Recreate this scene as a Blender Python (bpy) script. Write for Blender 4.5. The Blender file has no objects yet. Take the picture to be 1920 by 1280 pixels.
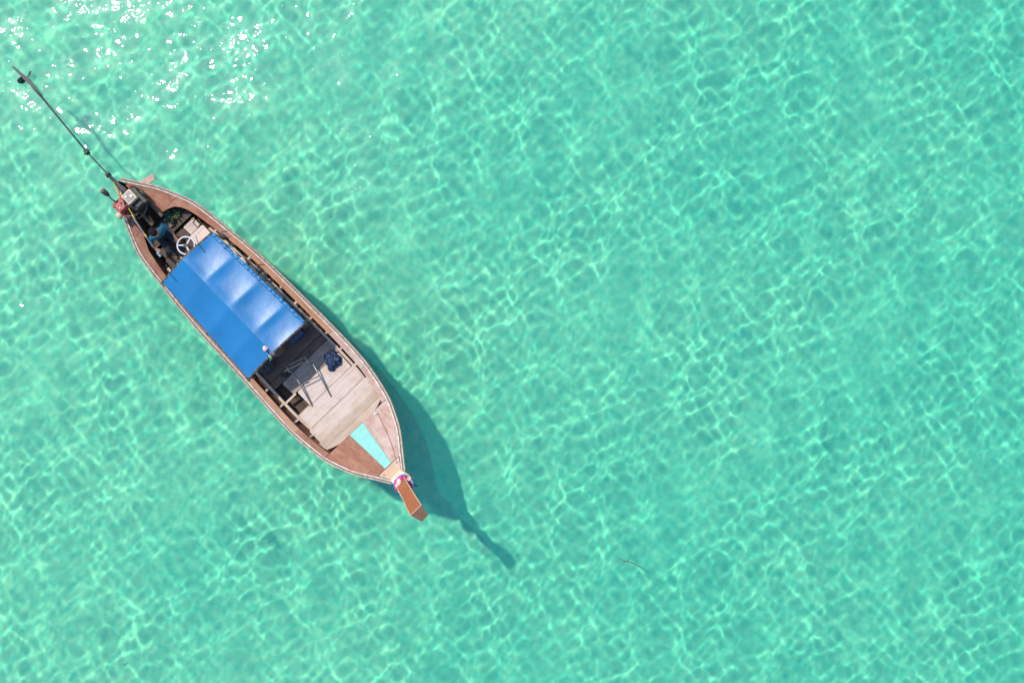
import bpy, bmesh, math, random
import numpy as np
from mathutils import Vector, Matrix, noise as mnoise

random.seed(7)
sc = bpy.context.scene
COL = sc.collection
R = math.radians

# ------------------------------------------------------------------ camera
CAM_H = 24.0
cam = bpy.data.objects.new('camera', bpy.data.cameras.new('camera'))
COL.objects.link(cam)
cam.location = (0, 0, CAM_H)            # drone looking straight down
cam.data.lens = 35.55
cam.data.sensor_width = 36
cam.data.clip_end = 3000
sc.camera = cam

# ------------------------------------------------------------------ sky and sun
SUN_EL, SUN_AZ = R(58.3), R(132.8)      # azimuth: direction towards the sun, from +X counter-clockwise
world = bpy.data.worlds.new('World')
sc.world = world
world.use_nodes = True
wn = world.node_tree
sky = wn.nodes.new('ShaderNodeTexSky')
sky.sky_type = 'NISHITA'
sky.sun_disc = False
sky.dust_density = 0.4
sky.ozone_density = 1.6
sky.sun_elevation = SUN_EL
sky.sun_rotation = math.pi / 2 - SUN_AZ
wn.links.new(sky.outputs[0], wn.nodes['Background'].inputs[0])
wn.nodes['Background'].inputs[1].default_value = 0.15
sun = bpy.data.lights.new('sun', 'SUN')
sun.energy = 2.25
sun.angle = R(0.7)
sun.color = (1.0, 0.91, 0.77)
sun.cycles.is_caustics_light = True     # the sun is focused by the ripples on to the sea bed
sun_o = bpy.data.objects.new('sun', sun)
COL.objects.link(sun_o)
sdir = Vector((math.cos(SUN_EL) * math.cos(SUN_AZ), math.cos(SUN_EL) * math.sin(SUN_AZ), math.sin(SUN_EL)))
sun_o.rotation_euler = sdir.to_track_quat('Z', 'Y').to_euler()

# ------------------------------------------------------------------ exposure and sampling
vs = sc.view_settings
vs.view_transform = 'Standard'
vs.look = 'None'
vs.exposure = 0.97
vs.gamma = 1.0
vs.use_curve_mapping = False
cy = sc.cycles
cy.max_bounces = 7
cy.diffuse_bounces = 2
cy.glossy_bounces = 3
cy.transmission_bounces = 5
cy.transparent_max_bounces = 8
cy.use_denoising = True
cy.sample_clamp_direct = 40.0
cy.sample_clamp_indirect = 4.0
cy.caustics_refractive = True
cy.caustics_reflective = False

# ------------------------------------------------------------------ node helpers
def new_mat(name):
    m = bpy.data.materials.new(name)
    m.use_nodes = True
    nt = m.node_tree
    return m, nt, nt.nodes['Principled BSDF']

def node(nt, kind, **kw):
    n = nt.nodes.new(kind)
    for k, v in kw.items():
        setattr(n, k, v)
    return n

def ramp(nt, src, stops):
    r = node(nt, 'ShaderNodeValToRGB')
    els = r.color_ramp.elements
    els[0].position, els[0].color = stops[0][0], (*stops[0][1], 1)
    els[1].position, els[1].color = stops[-1][0], (*stops[-1][1], 1)
    for p, c in stops[1:-1]:
        e = els.new(p)
        e.color = (*c, 1)
    nt.links.new(src, r.inputs[0])
    return r.outputs[0]

def plain(name, col, rough=0.6, metal=0.0, spec=0.5, vary=0.12, scale=14, bump=0.0):
    m, nt, b = new_mat(name)
    tc = node(nt, 'ShaderNodeTexCoord')
    nz = node(nt, 'ShaderNodeTexNoise')
    nz.inputs['Scale'].default_value = scale
    nz.inputs['Detail'].default_value = 5
    nt.links.new(tc.outputs['Object'], nz.inputs['Vector'])
    lo = tuple(max(0, c * (1 - vary)) for c in col)
    hi = tuple(min(1, c * (1 + vary)) for c in col)
    nt.links.new(ramp(nt, nz.outputs[0], [(.3, lo), (.7, hi)]), b.inputs['Base Color'])
    b.inputs['Roughness'].default_value = rough
    b.inputs['Metallic'].default_value = metal
    b.inputs['Specular IOR Level'].default_value = spec
    if bump:
        bp = node(nt, 'ShaderNodeBump')
        bp.inputs['Strength'].default_value = bump
        bp.inputs['Distance'].default_value = 0.01
        nt.links.new(nz.outputs[0], bp.inputs['Height'])
        nt.links.new(bp.outputs[0], b.inputs['Normal'])
    return m

def wood(name, dark, mid, light, axis=0, rough=0.6, worn=(.6, .55, .5), worn_amt=.3, spec=.4):
    """planks: grain along local axis, each board its own tint, worn patches and stains"""
    m, nt, b = new_mat(name)
    tc = node(nt, 'ShaderNodeTexCoord')
    oi = node(nt, 'ShaderNodeObjectInfo')
    add = node(nt, 'ShaderNodeVectorMath', operation='ADD')
    mul = node(nt, 'ShaderNodeMath', operation='MULTIPLY')
    mul.inputs[1].default_value = 37.0
    nt.links.new(oi.outputs['Random'], mul.inputs[0])
    nt.links.new(tc.outputs['Object'], add.inputs[0])
    nt.links.new(mul.outputs[0], add.inputs[1])
    mp = node(nt, 'ShaderNodeMapping')
    s = [26, 26, 26]
    s[axis] = 1.6
    mp.inputs['Scale'].default_value = s
    nt.links.new(add.outputs[0], mp.inputs[0])
    g = node(nt, 'ShaderNodeTexNoise')
    g.inputs['Scale'].default_value = 1.0
    g.inputs['Detail'].default_value = 6
    g.inputs['Roughness'].default_value = .65
    nt.links.new(mp.outputs[0], g.inputs['Vector'])
    grain = ramp(nt, g.outputs[0], [(.28, dark), (.5, mid), (.75, light)])
    wz = node(nt, 'ShaderNodeTexNoise')
    wz.inputs['Scale'].default_value = 3.2
    wz.inputs['Detail'].default_value = 7
    wz.inputs['Roughness'].default_value = .6
    nt.links.new(add.outputs[0], wz.inputs['Vector'])
    wf = node(nt, 'ShaderNodeMapRange')
    wf.inputs[1].default_value, wf.inputs[2].default_value = .46, .68
    wf.inputs[3].default_value, wf.inputs[4].default_value = 0, worn_amt
    nt.links.new(wz.outputs[0], wf.inputs[0])
    mx = node(nt, 'ShaderNodeMix', data_type='RGBA')
    mx.inputs[7].default_value = (*worn, 1)
    nt.links.new(wf.outputs[0], mx.inputs[0])
    nt.links.new(grain, mx.inputs[6])
    hsv = node(nt, 'ShaderNodeHueSaturation')
    vr = node(nt, 'ShaderNodeMapRange')
    vr.inputs[3].default_value, vr.inputs[4].default_value = .82, 1.12
    nt.links.new(oi.outputs['Random'], vr.inputs[0])
    nt.links.new(vr.outputs[0], hsv.inputs['Value'])
    nt.links.new(mx.outputs[2], hsv.inputs['Color'])
    nt.links.new(hsv.outputs[0], b.inputs['Base Color'])
    b.inputs['Roughness'].default_value = rough
    b.inputs['Specular IOR Level'].default_value = spec
    bp = node(nt, 'ShaderNodeBump')
    bp.inputs['Strength'].default_value = .35
    bp.inputs['Distance'].default_value = .006
    nt.links.new(g.outputs[0], bp.inputs['Height'])
    nt.links.new(bp.outputs[0], b.inputs['Normal'])
    return m

M = {}
M['deck_red'] = wood('painted_red_brown_wood', (.13, .042, .02), (.235, .08, .04), (.31, .125, .068), 0, .6, (.34, .19, .12), .6)
M['deck_orange'] = wood('varnished_orange_wood', (.17, .07, .03), (.32, .14, .065), (.42, .21, .11), 0, .5, (.34, .18, .13), .4)
M['deck_pink'] = wood('sun_bleached_pink_wood', (.25, .135, .10), (.35, .215, .168), (.43, .29, .24), 0, .7, (.47, .37, .32), .7)
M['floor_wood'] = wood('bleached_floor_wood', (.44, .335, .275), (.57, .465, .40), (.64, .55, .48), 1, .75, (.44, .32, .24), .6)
M['floor_dark'] = wood('shade_toned_floor_wood', (.085, .05, .033), (.15, .095, .065), (.21, .145, .105), 1, .8, (.07, .042, .026), .6)  # darker copy of the floor wood, canopy shade put into its colour
M['floor_mid'] = wood('half_shade_floor_wood', (.20, .145, .11), (.31, .235, .185), (.40, .32, .26), 1, .8, (.15, .10, .075), .6)  # in-between copy for the plank ahead, its shade put into the colour
M['tan_wood'] = wood('tan_thwart_wood', (.38, .275, .20), (.48, .375, .295), (.55, .455, .375), 1, .75, (.42, .28, .17), .7)
M['frame_wood'] = wood('pale_frame_wood', (.40, .30, .22), (.52, .42, .33), (.58, .49, .40), 0, .75, (.36, .25, .17), .5)
M['hull_wood'] = wood('hull_strake_wood', (.12, .055, .03), (.20, .095, .055), (.28, .14, .09), 0, .5, (.26, .17, .12), .4)
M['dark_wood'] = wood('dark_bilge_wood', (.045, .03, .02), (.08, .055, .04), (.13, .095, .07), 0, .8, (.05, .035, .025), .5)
M['post_wood'] = wood('varnished_stem_wood', (.19, .052, .018), (.30, .09, .032), (.38, .13, .052), 2, .45, (.26, .095, .05), .35)
M['post_end'] = wood('weathered_end_grain', (.13, .06, .032), (.19, .09, .05), (.23, .12, .075), 0, .7, (.20, .14, .10), .4)
M['salmon'] = wood('salmon_painted_block', (.44, .25, .15), (.54, .33, .21), (.60, .42, .29), 1, .65, (.50, .42, .33), .6)
M['mint'] = plain('mint_green_paint', (.135, .42, .355), .55, vary=.12, scale=9, bump=.1)
M['white_paint'] = plain('chipped_white_paint', (.46, .40, .35), .55, vary=.4, scale=13)
M['brown_trim'] = plain('dark_brown_trim', (.12, .07, .06), .6, vary=.3)
M['buff_trim'] = plain('buff_rub_rail', (.33, .235, .165), .6, vary=.4)
M['grey_metal'] = plain('galvanised_tube', (.26, .24, .23), .42, metal=.7, vary=.2)
M['steel'] = plain('white_enamel_wheel', (.60, .57, .58), .35, vary=.05)
M['black'] = plain('black_rubber', (.018, .018, .02), .55, vary=.3)
M['iron'] = plain('dark_oily_iron', (.035, .037, .036), .5, metal=.3, vary=.5, scale=20)
M['engine_green'] = plain('oily_green_iron', (.022, .026, .018), .5, metal=.2, vary=.6, scale=18)
M['engine_red'] = plain('red_engine_enamel', (.30, .035, .03), .45, vary=.5, scale=18)
M['cream'] = plain('cream_tank_enamel', (.46, .36, .25), .45, vary=.3, scale=20)
M['tank_top'] = plain('grey_tank_lid', (.17, .14, .14), .45, metal=.2, vary=.4, scale=30)
M['rust'] = plain('rusty_muffler', (.22, .10, .09), .7, vary=.3, scale=25)
M['brass'] = plain('yellow_cable_sheath', (.42, .30, .06), .5, vary=.2)
M['white_cloth'] = plain('white_cloth', (.76, .73, .68), .85, vary=.06, bump=.3, scale=30)
M['yellow_cloth'] = plain('pale_yellow_cloth', (.66, .55, .25), .85, vary=.1, bump=.3, scale=30)
M['pink'] = plain('magenta_petal', (.62, .04, .22), .7, vary=.3, scale=40)
M['pale_pink'] = plain('pale_pink_petal', (.74, .42, .42), .7, vary=.2, scale=40)
M['purple'] = plain('purple_ribbon', (.26, .14, .48), .6, vary=.15)
M['cyan_cloth'] = plain('cyan_ribbon', (.05, .38, .52), .6, vary=.15)
M['lime'] = plain('lime_yellow_cloth', (.50, .52, .03), .7, vary=.2)
M['shirt'] = plain('teal_blue_shirt', (.004, .085, .15), .85, vary=.12, scale=10, bump=.2)
M['trousers'] = plain('dark_trousers', (.014, .022, .028), .9, vary=.2, bump=.2)
M['skin'] = plain('brown_skin', (.25, .12, .07), .55, vary=.08)
M['hair'] = plain('black_hair', (.012, .008, .010), .9, spec=.15, vary=.3, scale=50, bump=.4)
M['eye'] = plain('eye_white', (.6, .58, .55), .3, vary=.02)
M['navy'] = plain('navy_fabric', (.008, .022, .07), .6, vary=.5, scale=18, bump=.3)
M['charcoal'] = plain('charcoal_fabric', (.02, .022, .028), .8, vary=.3, bump=.3)
M['olive'] = plain('olive_fabric', (.06, .055, .025), .85, vary=.3, bump=.3)
M['brown_cloth'] = plain('brown_sackcloth', (.12, .075, .045), .9, vary=.3, bump=.3)
M['leaf'] = plain('dark_green_leaf', (.025, .09, .03), .6, vary=.5, scale=12)
M['rope'] = plain('tan_rope', (.42, .33, .21), .85, vary=.2, scale=40, bump=.4)
M['blue_tip'] = plain('pale_blue_grip', (.18, .48, .60), .5, vary=.1)
M['bark'] = plain('wet_bark', (.09, .09, .055), .6, vary=.3)

def tarp_mat():
    m, nt, b = new_mat('blue_tarpaulin')
    tc = node(nt, 'ShaderNodeTexCoord')
    nz = node(nt, 'ShaderNodeTexNoise')
    nz.inputs['Scale'].default_value = 2.2
    nz.inputs['Detail'].default_value = 6
    nt.links.new(tc.outputs['Object'], nz.inputs['Vector'])
    nt.links.new(ramp(nt, nz.outputs[0], [(.3, (.0004, .112, .285)), (.7, (.0008, .145, .345))]), b.inputs['Base Color'])
    b.inputs['Roughness'].default_value = .42
    b.inputs['Specular IOR Level'].default_value = .6
    b.inputs['Coat Weight'].default_value = .14
    b.inputs['Coat Roughness'].default_value = .2
    w2 = node(nt, 'ShaderNodeTexNoise')
    w2.inputs['Scale'].default_value = 7
    w2.inputs['Detail'].default_value = 4
    nt.links.new(tc.outputs['Object'], w2.inputs['Vector'])
    bp = node(nt, 'ShaderNodeBump')
    bp.inputs['Strength'].default_value = .22
    bp.inputs['Distance'].default_value = .02
    nt.links.new(w2.outputs[0], bp.inputs['Height'])
    nt.links.new(bp.outputs[0], b.inputs['Normal'])
    return m
M['tarp'] = tarp_mat()

# ------------------------------------------------------------------ mesh helpers
class MB:
    def __init__(self):
        self.v, self.f = [], []
    def add(self, vs, fs):
        o = len(self.v)
        self.v += [tuple(p) for p in vs]
        self.f += [tuple(i + o for i in f) for f in fs]
        return self
    def box(self, c, s, rot=None, taper=1.0):
        vs = []
        for z in (-1, 1):
            k = taper if z > 0 else 1
            for x, y in ((-1, -1), (1, -1), (1, 1), (-1, 1)):
                p = Vector((x * s[0] / 2 * k, y * s[1] / 2 * k, z * s[2] / 2))
                if rot is not None:
                    p = rot @ p
                vs.append(p + Vector(c))
        return self.add(vs, [(3, 2, 1, 0), (4, 5, 6, 7), (0, 1, 5, 4), (1, 2, 6, 5), (2, 3, 7, 6), (3, 0, 4, 7)])
    def prism(self, poly, z0, z1):
        """poly: xy corners counter-clockwise; z0/z1 numbers or functions of (x, y)"""
        n = len(poly)
        f0 = z0 if callable(z0) else (lambda x, y: z0)
        f1 = z1 if callable(z1) else (lambda x, y: z1)
        vs = [(x, y, f0(x, y)) for x, y in poly] + [(x, y, f1(x, y)) for x, y in poly]
        fs = [tuple(reversed(range(n))), tuple(range(n, 2 * n))]
        fs += [(i, (i + 1) % n, n + (i + 1) % n, n + i) for i in range(n)]
        return self.add(vs, fs)
    def tube(self, pts, r, seg=8, cap=True):
        pts = [Vector(p) for p in pts]
        rs = r if isinstance(r, (list, tuple)) else [r] * len(pts)
        rings, up = [], None
        for i, p in enumerate(pts):
            t = (pts[min(i + 1, len(pts) - 1)] - pts[max(i - 1, 0)]).normalized()
            if up is None:
                up = Vector((0, 0, 1)) if abs(t.z) < .9 else Vector((1, 0, 0))
            a = t.cross(up).normalized()
            up = a.cross(t).normalized()
            rings.append([p + (a * math.cos(q) + up * math.sin(q)) * rs[i] for q in [2 * math.pi * k / seg for k in range(seg)]])
        vs = [v for g in rings for v in g]
        fs = []
        for i in range(len(pts) - 1):
            for k in range(seg):
                k2 = (k + 1) % seg
                fs.append((i * seg + k, i * seg + k2, (i + 1) * seg + k2, (i + 1) * seg + k))
        if cap:
            fs.append(tuple(reversed(range(seg))))
            fs.append(tuple((len(pts) - 1) * seg + k for k in range(seg)))
        return self.add(vs, fs)
    def ball(self, c, r, seg=10, rings=7, lump=0, seed=0):
        rx, ry, rz = r if isinstance(r, (list, tuple)) else (r, r, r)
        vs, fs = [], []
        for i in range(rings + 1):
            th = math.pi * i / rings
            for k in range(seg):
                ph = 2 * math.pi * k / seg
                d = Vector((math.sin(th) * math.cos(ph), math.sin(th) * math.sin(ph), math.cos(th)))
                q = 1 + (lump * mnoise.noise(d * 2.1 + Vector((seed * 3.1, seed, 0))) if lump else 0)
                vs.append((c[0] + d.x * rx * q, c[1] + d.y * ry * q, c[2] + d.z * rz * q))
        for i in range(rings):
            for k in range(seg):
                k2 = (k + 1) % seg
                fs.append((i * seg + k, (i + 1) * seg + k, (i + 1) * seg + k2, i * seg + k2))
        return self.add(vs, fs)
    def torus(self, c, R0, r, axis='Z', seg=28, sec=8):
        vs, fs = [], []
        for i in range(seg):
            a = 2 * math.pi * i / seg
            for k in range(sec):
                b = 2 * math.pi * k / sec
                p = [(R0 + r * math.cos(b)) * math.cos(a), (R0 + r * math.cos(b)) * math.sin(a), r * math.sin(b)]
                if axis == 'Y':
                    p = [p[0], p[2], p[1]]
                if axis == 'X':
                    p = [p[2], p[0], p[1]]
                vs.append((c[0] + p[0], c[1] + p[1], c[2] + p[2]))
        for i in range(seg):
            for k in range(sec):
                i2, k2 = (i + 1) % seg, (k + 1) % sec
                fs.append((i * sec + k, i2 * sec + k, i2 * sec + k2, i * sec + k2))
        return self.add(vs, fs)
    def loft(self, rows, closed=False, cap=False):
        """rows of equal length become a quad sheet; closed: each row is a ring"""
        n = len(rows[0])
        vs = [p for r in rows for p in r]
        fs = []
        for i in range(len(rows) - 1):
            for k in range(n if closed else n - 1):
                k2 = (k + 1) % n
                fs.append((i * n + k, i * n + k2, (i + 1) * n + k2, (i + 1) * n + k))
        if cap:
            fs.append(tuple(reversed(range(n))))
            fs.append(tuple((len(rows) - 1) * n + k for k in range(n)))
        return self.add(vs, fs)

ORIGIN = {}
def build(mb, name, mat, parent=None, smooth=False, bevel=0, label=None):
    o0 = Vector((0, 0, 0))
    p = parent
    while p is not None:
        o0 += ORIGIN.get(p.name, Vector((0, 0, 0)))
        p = p.parent
    me = bpy.data.meshes.new(name)
    me.from_pydata([tuple(Vector(v) - o0) for v in mb.v], [], mb.f)
    bm = bmesh.new()
    bm.from_mesh(me)
    bmesh.ops.remove_doubles(bm, verts=bm.verts, dist=1e-5)
    bmesh.ops.recalc_face_normals(bm, faces=bm.faces)
    if bevel:
        es = [e for e in bm.edges if len(e.link_faces) == 2 and e.calc_face_angle(0) > .6]
        bmesh.ops.bevel(bm, geom=es, offset=bevel, segments=2, profile=.6, affect='EDGES', clamp_overlap=True)
    bm.to_mesh(me)
    bm.free()
    if smooth:
        me.shade_smooth()
    me.materials.append(mat)
    o = bpy.data.objects.new(name, me)
    COL.objects.link(o)
    if parent is not None:
        o.parent = parent
    if label:
        o['label'] = label
    return o

BOAT_O, HEAD = Vector((-5.765, 0.335, 0)), R(-46.1)
BOAT_M = Matrix.Translation(BOAT_O) @ Matrix.Rotation(HEAD, 4, 'Z')
def thing(name, label, cat, at=(0, 0, 0), group=None, boat=True):
    """an Empty at the thing's base; its parts are written in the boat's own axes (x forward, y port, z up)"""
    e = bpy.data.objects.new(name, None)
    COL.objects.link(e)
    e.empty_display_size = .2
    if boat:
        e.matrix_world = BOAT_M @ Matrix.Translation(Vector(at))
    else:
        e.location = at
    ORIGIN[e.name] = Vector(at)
    e['label'] = label
    e['category'] = cat
    if group:
        e['group'] = group
    return e

# ------------------------------------------------------------------ the sea
def axis_coords(half, step, far):
    a = list(np.arange(-half, half + step / 2, step))
    out, d, s = [], a[-1], step
    while d < far:
        s *= 1.28
        d += s
        out.append(d)
    return np.array([-v for v in reversed(out)] + a + out)

def sheet(name, xs, ys, zfun):
    X, Y = np.meshgrid(xs, ys)
    Z = zfun(X, Y)
    ny, nx = X.shape
    V = np.stack([X, Y, Z], -1).reshape(-1, 3).astype(np.float32)
    i = np.arange((ny - 1) * (nx - 1))
    a = (i // (nx - 1)) * nx + i % (nx - 1)
    F = np.stack([a, a + 1, a + nx + 1, a + nx], -1).astype(np.int32)
    me = bpy.data.meshes.new(name)
    me.vertices.add(len(V))
    me.vertices.foreach_set('co', V.ravel())
    me.loops.add(F.size)
    me.loops.foreach_set('vertex_index', F.ravel())
    me.polygons.add(len(F))
    me.polygons.foreach_set('loop_start', np.arange(0, F.size, 4, dtype=np.int32))
    me.update(calc_edges=True)
    me.validate()
    me.shade_smooth()
    o = bpy.data.objects.new(name, me)
    COL.objects.link(o)
    o['kind'] = 'structure'
    return o

WAVES = ((3.0, .024, 8), (1.3, .036, 10), (.57, .020, 20), (.34, .0175, 24), (.21, .0115, 24), (.14, .0055, 16))
def swell(X, Y):
    rng = np.random.default_rng(11)
    Z = np.zeros_like(X)
    fade = np.clip((24 - np.abs(X)) / 4, 0, 1) * np.clip((19 - np.abs(Y)) / 4, 0, 1)
    msk = fade > 0
    x, y = X[msk], Y[msk]
    z = np.zeros_like(x)
    for lam, slope, n in WAVES:
        for _ in range(n):
            k = 2 * math.pi / (lam * rng.uniform(.72, 1.35))
            th = rng.uniform(0, 2 * math.pi)
            z += slope * math.sqrt(2 / n) / k * np.cos(k * (x * math.cos(th) + y * math.sin(th)) + rng.uniform(0, 6.283))
        if lam == 1.3:           # the short chop comes and goes in patches
            long_z, z = z, np.zeros_like(x)
    gust = np.zeros_like(x)
    for _ in range(10):
        k = 2 * math.pi / rng.uniform(2.2, 7.0)
        th = rng.uniform(0, 2 * math.pi)
        gust += np.cos(k * (x * math.cos(th) + y * math.sin(th)) + rng.uniform(0, 6.283)) / math.sqrt(5)
    z = long_z + z * np.clip(.96 + .15 * gust, .5, 1.4)
    Z[msk] = z * fade[msk]
    return Z

water = sheet('sea_water', axis_coords(17.0, .040, 900), axis_coords(12.0, .040, 900), swell)
water['label'] = 'clear turquoise sea water with small ripples and sun glitter'
m = bpy.data.materials.new('turquoise_water')
m.use_nodes = True
nt = m.node_tree
nt.nodes.clear()
out = node(nt, 'ShaderNodeOutputMaterial')
mixs = node(nt, 'ShaderNodeMixShader')
veil = node(nt, 'ShaderNodeMixShader')
fres = node(nt, 'ShaderNodeFresnel')
fres.inputs[0].default_value = 1.33
refr = node(nt, 'ShaderNodeBsdfRefraction')
refr.inputs['IOR'].default_value = 1.33
refr.inputs['Roughness'].default_value = 0.18
refr.inputs['Color'].default_value = (.515, .975, .92, 1)
gls = node(nt, 'ShaderNodeBsdfGlossy')
gls.inputs['Roughness'].default_value = .07
wtc = node(nt, 'ShaderNodeTexCoord')
wnz = node(nt, 'ShaderNodeTexNoise')           # capillary ripples that break up the glitter
wnz.inputs['Scale'].default_value = 3.8
wnz.inputs['Detail'].default_value = 1.5
wbp = node(nt, 'ShaderNodeBump')
wbp.inputs['Strength'].default_value = 1.0
wbp.inputs['Distance'].default_value = .030
nt.links.new(wtc.outputs['Object'], wnz.inputs['Vector'])
nt.links.new(wnz.outputs[0], wbp.inputs['Height'])
nt.links.new(wbp.outputs[0], gls.inputs['Normal'])
turb = node(nt, 'ShaderNodeBsdfDiffuse')       # fine suspended matter near the surface
turb.inputs['Color'].default_value = (.0, .62, .43, 1)
veil.inputs[0].default_value = .10
nt.links.new(refr.outputs[0], veil.inputs[1])
nt.links.new(turb.outputs[0], veil.inputs[2])
nt.links.new(fres.outputs[0], mixs.inputs[0])
nt.links.new(veil.outputs[0], mixs.inputs[1])
sheen = node(nt, 'ShaderNodeBsdfGlossy')       # ripples too small to resolve spread the sun's reflection
sheen.inputs['Roughness'].default_value = .33
gmix = node(nt, 'ShaderNodeMixShader')
gmix.inputs[0].default_value = .3
nt.links.new(gls.outputs[0], gmix.inputs[1])
nt.links.new(sheen.outputs[0], gmix.inputs[2])
nt.links.new(gmix.outputs[0], mixs.inputs[2])
nt.links.new(mixs.outputs[0], out.inputs[0])
water.data.materials.append(m)
water.cycles.is_caustics_caster = True

BED = -2.15
def bed_z(X, Y):
    return BED + .05 * np.sin(X * .8 + .6 * np.sin(Y * .5)) * np.cos(Y * .7 + 1) * np.clip((30 - np.abs(X)) / 10, 0, 1)
bed = sheet('sea_bed', axis_coords(20, .25, 900), axis_coords(15, .25, 900), bed_z)
bed['label'] = 'pale sandy sea bed under shallow water'
m, nt, b = new_mat('pale_coral_sand')
tc = node(nt, 'ShaderNodeTexCoord')
n1 = node(nt, 'ShaderNodeTexNoise')
n1.inputs['Scale'].default_value = .22
n1.inputs['Detail'].default_value = 4
n2 = node(nt, 'ShaderNodeTexNoise')
n2.inputs['Scale'].default_value = 4.2
n2.inputs['Detail'].default_value = 8
n2.inputs['Roughness'].default_value = .65
for n in (n1, n2):
    nt.links.new(tc.outputs['Object'], n.inputs['Vector'])
sx = node(nt, 'ShaderNodeSeparateXYZ')          # cleaner, paler sand to the west, weedier sand to the east
nt.links.new(tc.outputs['Object'], sx.inputs[0])
gx = node(nt, 'ShaderNodeMapRange')
gx.inputs[1].default_value, gx.inputs[2].default_value = -13, 14
gx.inputs[3].default_value, gx.inputs[4].default_value = .26, -.24
nt.links.new(sx.outputs[0], gx.inputs[0])
ga = node(nt, 'ShaderNodeMath', operation='ADD')
nt.links.new(n1.outputs[0], ga.inputs[0])
nt.links.new(gx.outputs[0], ga.inputs[1])
c1 = ramp(nt, ga.outputs[0], [(.25, (.62, .71, .50)), (.75, (1.0, .79, .525))])
c2 = ramp(nt, n2.outputs[0], [(.36, (.50, .84, .88)), (.5, (.78, .94, .95)), (.62, (1.0, 1.0, .97))])
mx = node(nt, 'ShaderNodeMix', data_type='RGBA', blend_type='MULTIPLY')
mx.inputs[0].default_value = 1
nt.links.new(c1, mx.inputs[6])
nt.links.new(c2, mx.inputs[7])
nt.links.new(mx.outputs[2], b.inputs['Base Color'])
b.inputs['Roughness'].default_value = 1
b.inputs['Specular IOR Level'].default_value = 0
bed.data.materials.append(m)
bed.cycles.is_caustics_receiver = True

# ------------------------------------------------------------------ the boat's lines
BX = [-4.62, -4.5, -4.38, -4.22, -3.9, -3.5, -3.14, -2.64, -2.2, -1.63, -.95, .23, 1.0, 1.7, 2.3, 2.9, 3.25, 3.5, 3.9, 4.4, 4.66]
BY = [.05, .12, .20, .31, .52, .71, .85, .935, .985, 1.05, 1.10, 1.135, 1.155, 1.165, 1.145, 1.06, .98, .885, .695, .345, .165]
def half(x):
    """smooth half-breadth at the gunwale (Catmull-Rom through the stations)"""
    x = max(BX[0], min(BX[-1], x))
    i = max(j for j in range(len(BX) - 1) if BX[j] <= x)
    x0, x1 = BX[i], BX[i + 1]
    t = (x - x0) / (x1 - x0)
    m0 = (BY[i + 1] - BY[max(i - 1, 0)]) / (BX[i + 1] - BX[max(i - 1, 0)])
    j = min(i + 2, len(BX) - 1)
    m1 = (BY[j] - BY[i]) / (BX[j] - BX[i])
    h = x1 - x0
    return ((2 * t**3 - 3 * t**2 + 1) * BY[i] + (t**3 - 2 * t**2 + t) * h * m0 + (-2 * t**3 + 3 * t**2) * BY[i + 1] + (t**3 - t**2) * h * m1)
def sheer(x):
    t = x / 4.7
    return .62 + (.88 * t * t if t > 0 else .33 * t * t)
def keel(x):
    t = max(0, (x - 2.2) / 2.46)
    s = max(0, (-2.4 - x) / 2.2)
    return -.34 + .95 * t ** 2.2 + .62 * s ** 2
def hull_pt(x, t, side, off=0):
    b_ = half(x) + off
    return (x, side * b_ * t ** .42, keel(x) + (sheer(x) - keel(x)) * t ** 1.55)
def half_at(x, z):
    """half-breadth of the hull at height z"""
    k_ = max(0.0, min(1.0, (z - keel(x)) / (sheer(x) - keel(x))))
    return half(x) * (k_ ** (1 / 1.55)) ** .42
def frange(a, b_, n):
    return [a + (b_ - a) * i / (n - 1) for i in range(n)]

boat = thing('longtail_boat', 'wooden longtail boat with blue canopy and tall raked bow post', 'boat')

# hull strakes, each a plank of its own, laid edge over edge
TS = [0.0, .10, .24, .42, .61, .80, 1.0]
XS = frange(-4.62, 4.66, 60)
for side in (-1, 1):
    for k in range(6):
        mb = MB()
        rows = []
        for x in XS:
            t0, t1 = TS[k], TS[k + 1] - (.006 if k < 5 else 0)
            tm = (t0 + t1) / 2
            outer = [hull_pt(x, t, side, -.012) for t in (t0, tm, t1)]
            inner = [hull_pt(x, t, side, -.045) for t in (t1, tm, t0)]
            inner = [(p[0], p[1] if abs(p[1]) < abs(half(x)) else p[1], p[2] + .004) for p in inner]
            rows.append(outer + inner)
        mb.loft(rows, closed=True, cap=True)
        o = build(mb, 'hull_plank', M['hull_wood'], boat, smooth=False)
        o.cycles.is_caustics_receiver = True
# dry inner bottom boards
n_b = 9
for k in range(n_b):
    u0, u1 = -1 + 2 * k / n_b + .008, -1 + 2 * (k + 1) / n_b - .008
    xs = frange(-4.15, 4.0, 30)
    def w_in(x):
        return max(.03, half_at(x, max(.10, keel(x) + .25)) - .075)
    def zb(x):
        return max(.10, keel(x) + .25)
    poly = [(x, u0 * w_in(x)) for x in xs] + [(x, u1 * w_in(x)) for x in reversed(xs)]
    mb = MB()
    rows = [[(x, u0 * w_in(x), zb(x) + .1 * u0 * u0), (x, u1 * w_in(x), zb(x) + .1 * u1 * u1), (x, u1 * w_in(x), zb(x) + .1 * u1 * u1 - .02), (x, u0 * w_in(x), zb(x) + .1 * u0 * u0 - .02)] for x in xs]
    mb.loft(rows, closed=True, cap=True)
    build(mb, 'bilge_board', M['dark_wood'], boat)

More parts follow.
